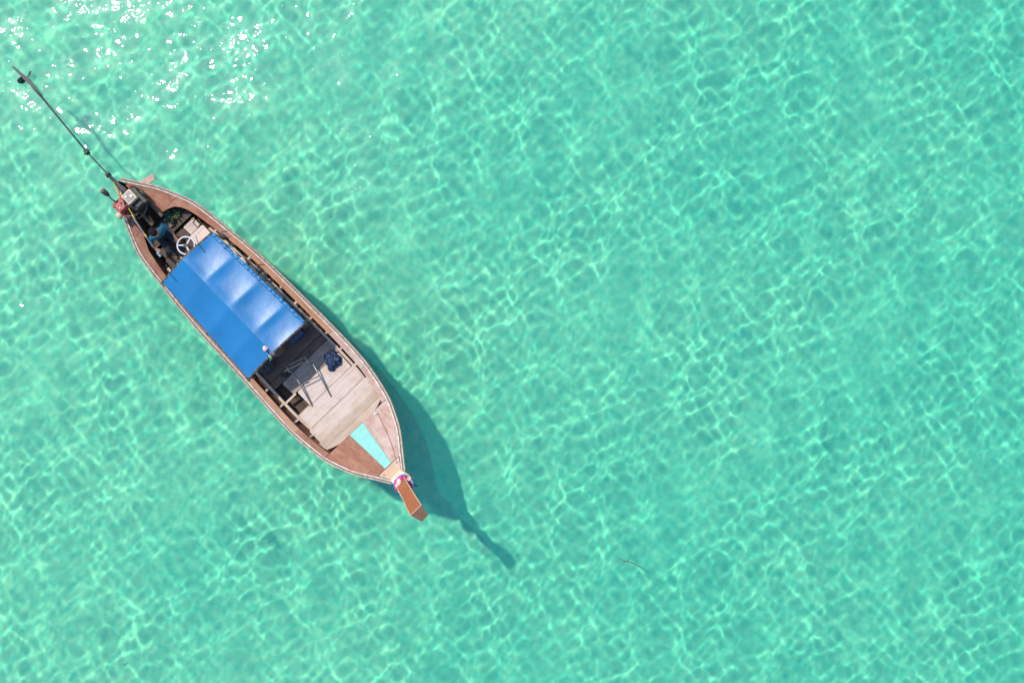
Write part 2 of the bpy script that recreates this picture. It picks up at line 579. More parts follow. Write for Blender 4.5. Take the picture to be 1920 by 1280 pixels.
# gunwale: white cap strip, dark rub strip, buff outer strip (three laminated lengths per side)
def sweep(offs, width, dz0, dz1, x0, x1, side, n=70):
    rows = []
    for x in frange(x0, x1, n):
        e = .004
        d = Vector((2 * e, half(x + e) - half(x - e), 0)) if BX[0] + e < x < BX[-1] - e else Vector((1, (half(min(x + .02, 4.66)) - half(max(x - .02, -4.62))) / .04, 0))
        d.normalize()
        nrm = Vector((-d.y, d.x, 0))
        c = Vector((x, half(x), 0)) + nrm * offs
        a, b_ = c - nrm * width / 2, c + nrm * width / 2
        s = sheer(x)
        rows.append([(a.x, side * a.y, s + dz0), (b_.x, side * b_.y, s + dz0), (b_.x, side * b_.y, s + dz1), (a.x, side * a.y, s + dz1)])
    return MB().loft(rows, closed=True, cap=True)
for side in (-1, 1):
    for a, b_ in ((-4.6, -2.7), (-2.694, -.1), (-.094, 2.4), (2.406, 4.64)):
        n = 26
        build(sweep(-.028, .026, -.05, .026, a, b_, side, n), 'gunwale_cap', M['white_paint'], boat)
        build(sweep(.002, .026, -.09, .012, a, b_, side, n), 'gunwale_trim', M['brown_trim'], boat)
        build(sweep(.030, .030, -.11, .018, a, b_, side, n), 'rub_rail', M['buff_trim'], boat)

# side decks and stern quarter decks, in butted boards
PIN = [(-4.45, .03), (-3.47, .13), (-3.455, .22), (-3.43, .34), (-3.36, .49), (-3.25, .58), (-3.1, .65), (-2.89, .705), (-2.5, .765), (-2.1, .82)]
SIN = [(-4.45, .05), (-4.1, .26), (-3.9, .37), (-3.65, .44), (-3.4, .48), (-3.25, .55), (-3.05, .65), (-2.77, .71), (-2.4, .775), (-2.1, .82)]
def inner_edge(x, side):
    tab = PIN if side > 0 else SIN
    if x >= tab[-1][0]:
        return half(x) - .165
    return float(np.interp(x, [p[0] for p in tab], [p[1] for p in tab]))
for side in (-1, 1):
    cuts = [-4.44, -3.475, -2.0, -.35, 1.2, 2.3, 3.19]
    for a, b_ in zip(cuts[:-1], cuts[1:]):
        xs = sorted(set(frange(a + .003, b_ - .003, 16) + [p[0] for p in (PIN if side > 0 else SIN) if a + .003 < p[0] < b_ - .003]))
        rows = []
        for x in xs:
            i_, o_ = inner_edge(x, side), max(half(x) - .046, inner_edge(x, side) + .02)
            z = sheer(x)
            rows.append([(x, side * i_, z - .035), (x, side * o_, z - .03), (x, side * o_, z + .004), (x, side * i_, z)])
        mt = M['deck_red'] if (a < -2.5 or side < 0 and a > 2) else (M['deck_orange'] if (side < 0 or a < 1) else M['deck_pink'])
        build(MB().loft(rows, closed=True, cap=True), 'side_deck_board', mt, boat)

# ribs across the slots and the pale stringers inboard of them
for side in (-1, 1):
    mb = MB()
    rows = []
    for x in frange(-2.55, 2.75, 50):
        y = half(x) - .275
        z = .46 + .05 * max(0, x / 2.5)
        rows.append([(x, side * (y - .03), z - .06), (x, side * (y + .03), z - .06), (x, side * (y + .03), z), (x, side * (y - .03), z)])
    build(mb.loft(rows, closed=True, cap=True), 'stringer', M['frame_wood'], boat)
    for x in [-2.4 + .5 * i for i in range(11)]:
        y0, y1 = half(x) - .25, half(x) - .07
        mb = MB().box((x, side * (y0 + y1) / 2, .475 + .04 * max(0, x / 2.5)), (.045, y1 - y0, .035))
        mb.tube([hull_pt(x, t_, side, -.085) for t_ in (.55, .66, .78, .9)], .026, 6)
        build(mb, 'rib', M['frame_wood'], boat)

# floor planks laid athwart, each one uneven
def floor_plank(x0, x1, z, yl, yr, mat, name='floor_plank', th=.028):
    g = .006
    j = random.uniform(-.004, .004)
    cl = .035
    poly = [(x0 + g, yr + cl), (x0 + g + .03, yr), (x1 - g, yr + random.uniform(0, .02)), (x1 - g, yl - random.uniform(0, .02)), (x0 + g + .03, yl), (x0 + g, yl - cl)]
    o = build(MB().prism(poly, z - th + j, z + j), name, mat, boat, bevel=.004)
    return o
x = -3.02
while x < 1.2:
    x2 = min(x + random.uniform(.24, .34), 1.22)
    if 1.22 - x2 < .15:
        x2 = 1.22
    w = half(x) - .31
    if x < -2.55:       # oily foot boards, engine and driver shadow also put into colour; paler to port
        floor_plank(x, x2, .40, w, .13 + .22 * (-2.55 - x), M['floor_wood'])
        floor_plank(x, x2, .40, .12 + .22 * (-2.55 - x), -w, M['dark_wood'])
    else:
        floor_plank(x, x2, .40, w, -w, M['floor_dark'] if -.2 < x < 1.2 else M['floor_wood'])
    x = x2
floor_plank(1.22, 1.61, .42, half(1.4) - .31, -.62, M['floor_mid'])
floor_plank(1.61, 2.06, .445, half(1.8) - .33, -.50, M['floor_wood'])
floor_plank(2.06, 2.46, .475, half(2.2) - .27, -(half(2.2) - .24), M['floor_wood'])
floor_plank(2.46, 2.85, .52, half(2.6) - .20, -(half(2.6) - .19), M['floor_wood'])
# short corner bearers beside the opening to starboard
for x, y0, y1 in ((1.62, -.86, -.55), (2.05, -.88, -.52)):
    build(MB().box((x, (y0 + y1) / 2, .43), (.05, y1 - y0, .04)), 'bearer', M['frame_wood'], boat)
# tan thwart boards under the foredeck lip, with a curved forward edge
for k, (x0, x1, z) in enumerate(((2.855, 3.03, .70), (3.036, 3.24, .74))):
    pts_l, pts_r = [], []
    n = 9
    def fx(y, w):
        return x1 - (0 if k == 0 else .16 * (abs(y) / w) ** 2.5)
    w = half((x0 + x1) / 2) - .13
    ys = frange(-w, w, 13)
    poly = [(x0, ys[0]), ] + [(fx(y, w), y) for y in ys] + [(x0, ys[-1])]
    build(MB().prism(poly, z - .03, z), 'thwart_board', M['tan_wood'], boat, bevel=.004)
# stern seat the driver sits on
for k in range(2):
    x0 = -3.42 + .19 * k
    w = .56 + .06 * k
    build(MB().box((x0 + .09, -.01, .47), (.178, 2 * w, .035)), 'stern_thwart_board', M['dark_wood'], boat, bevel=.004)

# foredeck boards either side of the mint panel
def zfore(x, y):
    return sheer(x) - .012 + .03 * (1 - min(1, abs(y) / max(.1, half(x))))
def fore_board(f0, f1, mat, side, xa=3.2, xb=4.325):
    """f0, f1: functions of x giving inner and outer y"""
    xs = frange(xa, xb, 12)
    rows = []
    for x in xs:
        a, b_ = f0(x), max(f1(x), f0(x) + .012)
        rows.append([(x, side * a, zfore(x, a) - .03), (x, side * b_, zfore(x, b_) - .03), (x, side * b_, zfore(x, b_)), (x, side * a, zfore(x, a))])
    return build(MB().loft(rows, closed=True, cap=True), 'foredeck_board', mat, boat)
pan = lambda x: .205 - .105 * (x - 3.22) / 1.05
edge = lambda x: max(pan(x) + .02, half(x) - .047)
mid = lambda x: pan(x) + (edge(x) - pan(x)) * .55
fore_board(lambda x: pan(x) + .004, lambda x: mid(x) - .006, M['deck_pink'], 1)
fore_board(lambda x: mid(x) + .002, edge, M['deck_pink'], 1)
fore_board(lambda x: pan(x) + .004, lambda x: mid(x) - .006, M['deck_red'], -1)
fore_board(lambda x: mid(x) + .002, edge, M['deck_red'], -1)
rows = []
for x in frange(3.21, 4.32, 12):
    p = pan(x)
    rows.append([(x, -p, zfore(x, p) - .04), (x, p, zfore(x, p) - .04), (x, p, zfore(x, p) + .006), (x, -p, zfore(x, p) + .006)])
build(MB().loft(rows, closed=True, cap=True), 'painted_panel', M['mint'], boat, label='mint green painted panel let into the foredeck')
# thin fillet moulding on the starboard foredeck
build(MB().tube([(x, -mid(x), zfore(x, mid(x)) + .008) for x in frange(3.24, 4.3, 10)], .012, 6), 'moulding', M['deck_orange'], boat)
build(MB().tube([(x, mid(x), zfore(x, mid(x)) + .004) for x in frange(3.3, 4.2, 10)], .008, 6), 'moulding', M['rust'], boat)
# breasthook block where the sides meet the stem
poly = [(4.335, -.315), (4.62, -.135), (4.66, 0), (4.62, .135), (4.335, .315)]
bh = build(MB().prism(poly, lambda x, y: sheer(x) - .06, lambda x, y: sheer(x) + .022), 'breasthook', M['salmon'], boat, bevel=.006)
for y in (-.2, .2):
    build(MB().tube([(4.40, y, sheer(4.4) + .02), (4.40, y, sheer(4.4) + .032)], .017, 8), 'bolt', M['brown_trim'], bh)
build(MB().box((3.26, .57, sheer(3.26) + .02), (.07, .10, .03)), 'cleat', M['white_paint'], boat, bevel=.008)
build(MB().box((4.27, -.0, 1.0), (.05, .55, .35)), 'bulkhead', M['dark_wood'], boat)
build(MB().box((3.205, 0, .80), (.02, 1.6, .24)), 'bulkhead', M['dark_wood'], boat)

# stem post
def post_ring(x, y, z, w, d, tilt):
    c, s = math.cos(tilt), math.sin(tilt)
    return [(x - d / 2 * c, y - w / 2, z + d / 2 * s), (x + d / 2 * c, y - w / 2 * .62, z - d / 2 * s), (x + d / 2 * c, y + w / 2 * .62, z - d / 2 * s), (x - d / 2 * c, y + w / 2, z + d / 2 * s)]
rows = [post_ring(4.60, 0, .20, .14, .20, .3), post_ring(4.70, .0, .9, .20, .26, .35), post_ring(4.80, .01, 1.50, .23, .30, .45),
        post_ring(5.00, .03, 1.97, .25, .28, .5), post_ring(5.23, .05, 2.5, .27, .25, .5), post_ring(5.475, .065, 3.0, .305, .22, .5)]
post = build(MB().loft(rows, closed=True, cap=True), 'stem_post', M['post_wood'], boat, bevel=.008)
top = [Vector(p) for p in rows[-1]]
ax = (Vector(rows[-1][0]) - Vector(rows[-2][0])).normalized()
mb = MB()
lo = [p + ax * .003 for p in top]
hi = [top[0] + ax * .012, top[1] + ax * .03 + Vector((.05, .0, -.03)), top[2] + ax * .03 + Vector((.05, 0, -.03)), top[3] + ax * .012]
mb.loft([[tuple(p) for p in lo], [tuple(p) for p in hi]], closed=True, cap=True)
build(mb, 'post_end_cap', M['post_end'], post)
for s in (0, 3):   # pale worn arrises
    build(MB().tube([Vector(r[s]) + Vector((-.004, (-.003 if s == 0 else .003), .004)) for r in rows[2:]], .0095, 6), 'post_edge', M['salmon'], post)
build(MB().tube([top[0] + Vector((-.004, 0, .006)), top[3] + Vector((-.004, 0, .006))], .0095, 6), 'post_edge', M['salmon'], post)

# ------------------------------------------------------------------ canopy: sagging tarpaulin on hoops
HX = [-2.09, -1.40, -.60, .17, .75]
RY = -.045
def can_y(x, u):
    return RY + u * (can_w(x) - (RY if u > 0 else -RY))
def can_w(x):
    return .775 + (.885 - .775) * (x + 2.09) / 2.84
def can_z(x, u):
    """u from -1 (starboard eave) to 1 (port eave)"""
    x = max(HX[0], min(HX[-1], x))
    i = max(j for j in range(4) if HX[j] <= x + 1e-9)
    t = (x - HX[i]) / (HX[i + 1] - HX[i])
    L_ = HX[i + 1] - HX[i]
    if u > 0:      # the port slope is flatter and its cloth bags behind each hoop
        base = 1.76 - .13 * u - .03 * u ** 4
        f = t / .36 * (2 - t / .36) if t < .36 else 1 - ((t - .36) / .64) ** 2.7
        sag = -.058 * L_ * f * (.22 + .78 * math.sin(math.pi * min(1, u * .94 + .04)))* min(1, u * 6)
    else:
        base = 1.76 + .26 * u - .03 * u ** 4
        sag = -.03 * L_ * (1 - (2 * t - 1) ** 2) * min(1, -u * 6)
    return base + sag
canopy_frame = build(MB().tube([(HX[0] - .06, RY, 1.738), (HX[-1] + .05, RY, 1.738)], .016, 8), 'canopy', M['frame_wood'], boat, label='blue tarpaulin canopy stretched over wooden hoops')
xs = []
for i in range(4):
    xs += frange(HX[i], HX[i + 1], 15)[:-1]
xs.append(HX[-1])
us_s, us_p = frange(-1, 0, 13), frange(0, 1, 15)
def sheet_rows(us, lift):
    return [[(x, can_y(x, u), can_z(x, u) + lift) for u in us] for x in xs]
def thick(us, name, lab=None):
    mb = MB()
    a, b_ = sheet_rows(us, 0), sheet_rows(us, -.006)
    mb.loft([r + list(reversed(s)) for r, s in zip(a, b_)], closed=True, cap=True)
    return build(mb, name, M['tarp'], canopy_frame, smooth=False, label=lab)
def smooth_by_angle(o, ang=.5):
    me = o.data
    me.shade_smooth()
    bm = bmesh.new()
    bm.from_mesh(me)
    for e in bm.edges:
        e.smooth = not (len(e.link_faces) == 2 and e.calc_face_angle(0) > ang)
    bm.to_mesh(me)
    bm.free()
o = thick(us_s, 'canopy_cloth', 'saturated blue starboard slope of the canopy')
smooth_by_angle(o, 1.0)
o = thick(us_p, 'canopy_cloth', 'paler glossy port slope of the canopy, sagging between hoops')
smooth_by_angle(o, 1.0)
for x in HX:
    mb = MB().tube([(x, can_y(x, u), can_z(x, u) - .026) for u in frange(-1, 1, 15)], .016, 8)
    build(mb, 'hoop', M['frame_wood'], canopy_frame, smooth=True)
for x in (HX[0] - .022, HX[-1] + .02):
    build(MB().tube([(x, can_y(x, u * 1.05), can_z(x, u) - .024) for u in frange(-1, 1, 15)], .02, 8), 'end_pole', M['dark_wood'], canopy_frame, smooth=True)
for side in (-1, 1):
    build(MB().tube([(x, side * (can_w(x) + .012), can_z(x, side) - .03) for x in frange(HX[0] - .05, HX[-1] + .08, 8)], .017, 8), 'eave_pole', M['dark_wood'], canopy_frame, smooth=True)
    for x in (HX[0] + .03, HX[2], HX[4] - .03):
        build(MB().tube([(x, side * (half(x) - .21), .44), (x, side * (can_w(x) + .035), can_z(x, side) - .02)], .02, 8), 'post', M['dark_wood'], canopy_frame, smooth=True)
    for k in range(15):      # lashings along the eaves
        x = HX[0] + .08 + k * .192
        build(MB().torus((x, side * (can_w(x) + .008), can_z(x, side) - .022), .024, .005, 'X', 10, 5), 'lashing', M['rope'], canopy_frame)
for k in range(9):
    u = -.9 + 1.8 * k / 8
    for x in (HX[0] - .012, HX[-1] + .01):
        build(MB().torus((x, can_y(x, u), can_z(x, u) - .014), .026, .005, 'Y', 10, 5), 'lashing', M['rope'], canopy_frame)
# rolled side curtain along the port eave
pts, rs = [], []
for i in range(90):
    x = HX[0] + .03 + (HX[-1] - HX[0] - .05) * i / 89
    pts.append((x, can_w(x) + .010 + .006 * math.sin(i * .9) + .004 * math.sin(i * 2.3), can_z(HX[0], 1) - .012 + .008 * math.sin(i * 1.7)))
    rs.append(.040 + .006 * math.sin(i * 1.15) + .004 * math.sin(i * 3.1))
build(MB().tube(pts, rs, 10), 'rolled_curtain', M['tarp'], canopy_frame, smooth=True)
for i in range(4, 90, 11):
    p = pts[i]
    build(MB().torus(p, .046, .006, 'X', 12, 5), 'curtain_tie', M['cyan_cloth'], canopy_frame)
# guy strings at the after edge
for y in (.42, -.5):
    x = HX[0]
    build(MB().tube([(x - .24, y + .06, 1.50), (x, y, can_z(x, y / .78) + .012), (x + .22, y - .02, can_z(x + .22, y / .8) + .012)], .007, 6), 'guy_cord', M['black'] if y > 0 else M['navy'], canopy_frame)

# ------------------------------------------------------------------ steering wheel
wheel = build(MB().tube([(-2.44, .07, .40), (-2.51, .07, .86)], .028, 10), 'steering_wheel', M['iron'], boat, smooth=True, label='white steering wheel standing aft of the canopy')
wc = Vector((-2.51, .07, .88))
build(MB().torus(wc, .198, .017, 'Z', 36, 8), 'wheel_rim', M['steel'], wheel, smooth=True)
build(MB().tube([wc + Vector((0, 0, -.03)), wc + Vector((0, 0, .02))], [.045, .038], 12), 'hub', M['iron'], wheel)
for a in (95, 215, 335):
    d = Vector((math.cos(R(a + 10)), math.sin(R(a + 10)), 0))
    build(MB().tube([wc + d * .03 + Vector((0, 0, -.01)), wc + d * .10, wc + d * .196], [.022, .019, .012], 8), 'spoke', M['steel'], wheel, smooth=True)

# submerged step board at the stern quarter
mb = MB().box((-4.50, .32, .03), (.16, .42, .03), Matrix.Rotation(R(-9), 3, 'Z') @ Matrix.Rotation(R(-13), 3, 'X'))
o = build(mb, 'step_board', M['deck_pink'], boat, bevel=.006)
o.cycles.is_caustics_receiver = True
build(MB().box((-4.42, .12, .10), (.05, .05, .36)), 'step_bracket', M['dark_wood'], boat)
# engine mount
build(MB().box((-4.16, -.02, .82), (.34, .30, .20)), 'engine_mount', M['dark_wood'], boat, bevel=.01)
for y in (-.16, .14):
    build(MB().box((-3.75, y, .84), (.75, .07, .07)), 'engine_bearer', M['dark_wood'], boat, bevel=.006)

# ------------------------------------------------------------------ the engine and its long tail shaft
eng = thing('longtail_engine', 'red and cream diesel engine on the stern with long black propeller shaft', 'boat engine', (-4.05, -.02, .92))
blk = build(MB().box((-3.93, .03, 1.10), (.42, .34, .34)), 'crankcase', M['engine_green'], eng, bevel=.02)
for k in range(5):
    build(MB().box((-4.10 + .085 * k, .03, 1.13), (.02, .37, .24)), 'cooling_fin', M['iron'], blk, bevel=.004)
build(MB().box((-4.05, -.285, 1.19), (.29, .29, .28)), 'cylinder_block', M['engine_red'], eng, bevel=.02)
hd = build(MB().box((-4.05, -.28, 1.345), (.24, .23, .04)), 'head_cover', M['engine_red'], eng, bevel=.01)
build(MB().tube([(-4.06, -.24, 1.36), (-4.06, -.24, 1.385)], .022, 10), 'filler_cap', M['black'], hd)
build(MB().tube([(-4.00, -.33, 1.36), (-4.00, -.33, 1.38)], .016, 8), 'filler_cap', M['grey_metal'], hd)
tank = build(MB().box((-4.01, 0, 1.385), (.265, .255, .13)), 'fuel_tank', M['cream'], eng, bevel=.022)
build(MB().box((-4.015, 0, 1.454), (.185, .18, .012)), 'tank_lid', M['tank_top'], tank, bevel=.003)
build(MB().tube([(-4.05, -.045, 1.455), (-4.05, -.045, 1.478)], .026, 14), 'tank_cap', M['steel'], tank)
build(MB().box((-3.99, .05, 1.46), (.05, .06, .012)), 'tank_plate', M['grey_metal'], tank)
# cooling water pipe, muffler, pulley, fan
build(MB().tube([(-4.16, -.31, 1.33), (-4.23, -.32, 1.42), (-4.29, -.29, 1.55), (-4.33, -.285, 1.62)], .02, 8), 'exhaust_pipe', M['grey_metal'], eng, smooth=True)
mf = build(MB().tube([(-4.30, -.285, 1.56), (-4.34, -.28, 1.62), (-4.42, -.28, 1.70)], [.035, .058, .064], 12), 'muffler', M['black'], eng, smooth=True)
build(MB().tube([(-4.42, -.28, 1.70), (-4.44, -.28, 1.72)], [.055, .045], 12), 'muffler_end', M['rust'], mf)
pu = build(MB().tube([(-4.10, -.425, 1.25), (-4.10, -.375, 1.25)], .075, 18), 'pulley', M['grey_metal'], eng)
build(MB().torus((-4.10, -.40, 1.25), .078, .012, 'Y', 20, 6), 'belt', M['black'], pu)
build(MB().tube([(-3.98, -.40, 1.14), (-3.955, -.545, 1.14)], [.05, .088], 16), 'flywheel', M['cream'], eng)
build(MB().tube([(-3.90, -.41, 1.0), (-3.86, -.44, 1.10), (-3.82, -.40, 1.2)], .03, 8), 'air_intake', M['rust'], eng, smooth=True)
build(MB().box((-3.80, .02, 1.27), (.14, .20, .10)), 'air_cleaner', M['black'], blk, bevel=.025)
build(MB().tube([(-3.86, -.12, 1.12), (-3.86, -.17, 1.12)], .10, 18), 'side_cover', M['iron'], blk, smooth=False)
build(MB().tube([(-3.98, .20, 1.05), (-3.98, .245, 1.05)], .12, 20), 'side_cover', M['iron'], blk)
for k, (pts_, r_, mt_) in enumerate((
    ([(-4.10, -.14, 1.33), (-3.95, -.20, 1.42), (-3.78, -.10, 1.36), (-3.72, .02, 1.24)], .015, 'black'),
    ([(-4.14, .10, 1.34), (-4.22, .16, 1.26), (-4.20, .20, 1.10), (-4.05, .22, .98)], .014, 'black'),
    ([(-3.94, -.40, 1.20), (-3.80, -.36, 1.18), (-3.72, -.22, 1.10), (-3.76, -.10, 1.05)], .018, 'rust'),
    ([(-3.90, -.20, 1.32), (-3.74, -.26, 1.22), (-3.66, -.30, 1.10)], .010, 'lime'),
    ([(-4.02, -.42, 1.30), (-4.14, -.46, 1.26), (-4.20, -.40, 1.12)], .012, 'grey_metal'),
    ([(-3.72, .12, 1.20), (-3.64, .05, 1.16), (-3.60, -.12, 1.10), (-3.66, -.26, 1.02)], .016, 'black'))):
    build(MB().tube(pts_, r_, 8), 'hose', M[mt_], eng, smooth=True)
for dx, dy in ((-.09, -.08), (.09, -.08), (-.09, .08), (.09, .08)):
    build(MB().tube([(-4.05 + dx, -.27 + dy, 1.36), (-4.05 + dx, -.27 + dy, 1.375)], .012, 6), 'head_bolt', M['iron'], hd)
# gearbox tube and tail
th_ = build(MB().tube([(-4.12, -.03, 1.10), (-4.40, -.05, 1.06), (-4.62, -.07, .98), (-4.90, -.09, .88)], [.07, .055, .045, .04], 10), 'shaft_housing', M['iron'], eng, smooth=True)
build(MB().tube([(-4.87, -.09, .89), (-4.94, -.092, .865)], .062, 10), 'coupling', M['iron'], th_)
build(MB().tube([(-4.18, -.14, 1.22), (-4.36, -.16, 1.20), (-4.52, -.13, 1.10), (-4.66, -.10, 1.0)], .014, 6), 'throttle_cable', M['brass'], eng, smooth=True)
build(MB().tube([(-4.16, .04, 1.25), (-4.34, .03, 1.24), (-4.46, -.02, 1.12), (-4.60, -.05, 1.02)], .010, 6), 'throttle_cable', M['brown_trim'], eng, smooth=True)
build(MB().tube([(-4.92, -.092, .87), (-5.73, -.13, .60)], .016, 8), 'drive_rod', M['iron'], eng)
cp = build(MB().tube([(-5.68, -.128, .62), (-5.80, -.13, .58)], .055, 10), 'shaft_coupling', M['iron'], eng)
build(MB().box((-5.74, -.13, .60), (.03, .16, .05)), 'coupling_bolt', M['iron'], cp)
build(MB().tube([(-5.78, -.13, .585), (-6.6, -.105, .40), (-7.4, -.08, .215), (-8.2, -.06, .03)], [.020, .023, .027, .036], 10), 'propeller_shaft', M['black'], eng, smooth=True)
build(MB().prism([(-7.55, -.03), (-8.15, -.10), (-8.66, -.11), (-8.64, -.07), (-8.10, .0)], lambda x, y: .16 + (x + 7.7) * .15, lambda x, y: .20 + (x + 7.7) * .15), 'skeg', M['black'], eng)
pr = build(MB().tube([(-8.16, -.06, .035), (-8.34, -.065, .0)], [.045, .03], 10), 'propeller', M['iron'], eng, smooth=True)
for a in (20, 140, 260):
    c, s = math.cos(R(a)), math.sin(R(a))
    mb = MB()
    rows = []
    for k in range(6):
        q = k / 5
        rad, w = .03 + .20 * q, .06 + .10 * math.sin(math.pi * min(.95, q * .8 + .18))
        tw = R(55 - 25 * q)
        cc = Vector((-8.24, -.062 + rad * c, .018 + rad * s))
        e = Vector((math.cos(tw), -s * math.sin(tw), c * math.sin(tw))) * w / 2
        n_ = Vector((math.sin(tw), s * math.cos(tw), -c * math.cos(tw))) * .005
        rows.append([cc - e, cc + n_, cc + e, cc - n_])
    mb.loft(rows, closed=True, cap=True)
    build(mb, 'propeller_blade', M['iron'], pr)
# tiller
tl = build(MB().tube([(-3.95, -.20, 1.16), (-3.66, -.32, 1.13), (-3.24, -.41, 1.06), (-2.80, -.485, 1.0)], [.028, .024, .018, .016], 10), 'tiller', M['grey_metal'], eng, smooth=True)
build(MB().tube([(-2.82, -.482, 1.003), (-2.70, -.50, .985)], .024, 10), 'grip', M['blue_tip'], tl)
build(MB().tube([(-3.30, -.397, 1.07), (-3.22, -.413, 1.057)], .025, 10), 'grip', M['brass'], tl)

# ------------------------------------------------------------------ the driver
def skin_mesh(name, joints, links, mat, parent, sub=2, root=0):
    """one continuous surface grown from a jointed skeleton"""
    o0 = Vector((0, 0, 0))
    p = parent
    while p is not None:
        o0 += ORIGIN.get(p.name, Vector((0, 0, 0)))
        p = p.parent
    names = list(joints)
    me = bpy.data.meshes.new(name)
    me.from_pydata([tuple(Vector(joints[n][0]) - o0) for n in names], [(names.index(a), names.index(b_)) for a, b_ in links], [])
    o = bpy.data.objects.new(name, me)
    COL.objects.link(o)
    mod = o.modifiers.new('skin', 'SKIN')
    mod.use_smooth_shade = True
    for i, n in enumerate(names):
        r = joints[n][1]
        me.skin_vertices[0].data[i].radius = r if isinstance(r, tuple) else (r, r)
        me.skin_vertices[0].data[i].use_root = (i == root)
    ms = o.modifiers.new('sub', 'SUBSURF')
    ms.levels = ms.render_levels = sub
    dg = bpy.context.evaluated_depsgraph_get()
    dg.update()
    me2 = bpy.data.meshes.new_from_object(o.evaluated_get(dg))
    o.modifiers.clear()
    o.data = me2
    me2.name = name
    me2.shade_smooth()
    me2.materials.clear()
    me2.materials.append(mat)
    o.parent = parent
    return o

px, py = -3.20, -.19
person = thing('person', 'person in a teal blue shirt sitting by the tiller', 'person', (px, py, .49))
J = {
 'pelvis': ((px, py, .60), (.125, .10)), 'waist': ((px + .02, py, .76), (.12, .095)), 'chest': ((px + .06, py, .94), (.135, .10)),
 'neck': ((px + .08, py, 1.09), .05), 'chin': ((px + .105, py, 1.17), .062), 'head': ((px + .10, py, 1.25), .088), 'crown': ((px + .085, py, 1.31), .07),
 'nose': ((px + .205, py, 1.225), .012),
 'shR': ((px + .05, py - .17, 1.01), .058), 'elR': ((px + .14, py - .29, .84), .04), 'wrR': ((px + .34, py - .255, 1.02), .028), 'paR': ((px + .40, py - .25, 1.055), (.034, .02)),
 'shL': ((px + .05, py + .17, 1.01), .058), 'elL': ((px + .14, py + .25, .80), .04), 'wrL': ((px + .33, py + .19, .70), .028), 'paL': ((px + .40, py + .18, .69), (.034, .02)),
 'hiR': ((px + .02, py - .09, .57), .085), 'knR': ((px + .43, py - .14, .63), .058), 'anR': ((px + .50, py - .15, .46), .036), 'toR': ((px + .64, py - .17, .43), .03),
 'hiL': ((px + .02, py + .09, .57), .085), 'knL': ((px + .43, py + .14, .63), .058), 'anL': ((px + .50, py + .15, .46), .036), 'toL': ((px + .64, py + .17, .43), .03),
}
L = [('pelvis', 'waist'), ('waist', 'chest'), ('chest', 'neck'), ('neck', 'chin'), ('chin', 'head'), ('head', 'crown'), ('head', 'nose')]
for s in 'RL':
    L += [('chest', 'sh' + s), ('sh' + s, 'el' + s), ('el' + s, 'wr' + s), ('wr' + s, 'pa' + s), ('pelvis', 'hi' + s), ('hi' + s, 'kn' + s), ('kn' + s, 'an' + s), ('an' + s, 'to' + s)]
    sg = -1 if s == 'R' else 1
    base = Vector(J['pa' + s][0])
    for f, (dy, ln) in enumerate(((-.030, .052), (-.011, .062), (.009, .058), (.027, .045))):
        k1, k2 = f'f{s}{f}a', f'f{s}{f}b'
        J[k1] = (tuple(base + Vector((.045, dy * 1.1, .0))), .0088)
        J[k2] = (tuple(base + Vector((.045 + ln * .7, dy * 1.25, -.035))), .0078)
        L += [('pa' + s, k1), (k1, k2)]
    J[f't{s}'] = (tuple(base + Vector((.012, -sg * .05, -.012))), .0098)
    J[f't{s}2'] = (tuple(base + Vector((.048, -sg * .062, -.03))), .0085)
    L += [('wr' + s, f't{s}'), (f't{s}', f't{s}2')]
body = skin_mesh('body', J, L, M['skin'], person)
JS = {'a': ((px - .005, py, .58), (.155, .125)), 'b': ((px + .015, py, .76), (.155, .125)), 'c': ((px + .05, py, .93), (.175, .125)), 'd': ((px + .07, py, 1.045), (.085, .07)),
      'r1': ((px + .05, py - .18, 1.005), .078), 'r2': ((px + .12, py - .27, .87), .066), 'l1': ((px + .05, py + .18, 1.005), .078), 'l2': ((px + .12, py + .24, .85), .066)}
skin_mesh('shirt', JS, [('a', 'b'), ('b', 'c'), ('c', 'd'), ('c', 'r1'), ('r1', 'r2'), ('c', 'l1'), ('l1', 'l2')], M['shirt'], person)
JP = {'p': ((px, py, .585), (.15, .115)), 'r1': ((px + .10, py - .10, .585), .10), 'r2': ((px + .43, py - .14, .63), .075), 'r3': ((px + .48, py - .148, .50), .058),
      'l1': ((px + .10, py + .10, .585), .10), 'l2': ((px + .43, py + .14, .63), .075), 'l3': ((px + .48, py + .148, .50), .058)}
skin_mesh('trousers', JP, [('p', 'r1'), ('r1', 'r2'), ('r2', 'r3'), ('p', 'l1'), ('l1', 'l2'), ('l2', 'l3')], M['trousers'], person)
mb = MB().ball((px + .075, py, 1.285), (.108, .092, .095), 14, 9, .12, 3)
build(mb, 'hair', M['hair'], person, smooth=True)
for s in (-1, 1):
    build(MB().ball((px + .182, py + s * .032, 1.243), .012, 8, 6), 'eye', M['eye'], person, smooth=True)
    build(MB().ball((px + .09, py + s * .094, 1.225), (.022, .012, .03), 8, 6), 'ear', M['skin'], person, smooth=True)
build(MB().box((px + .19, py, 1.165), (.012, .05, .012)), 'mouth', M['rust'], person, bevel=.004)

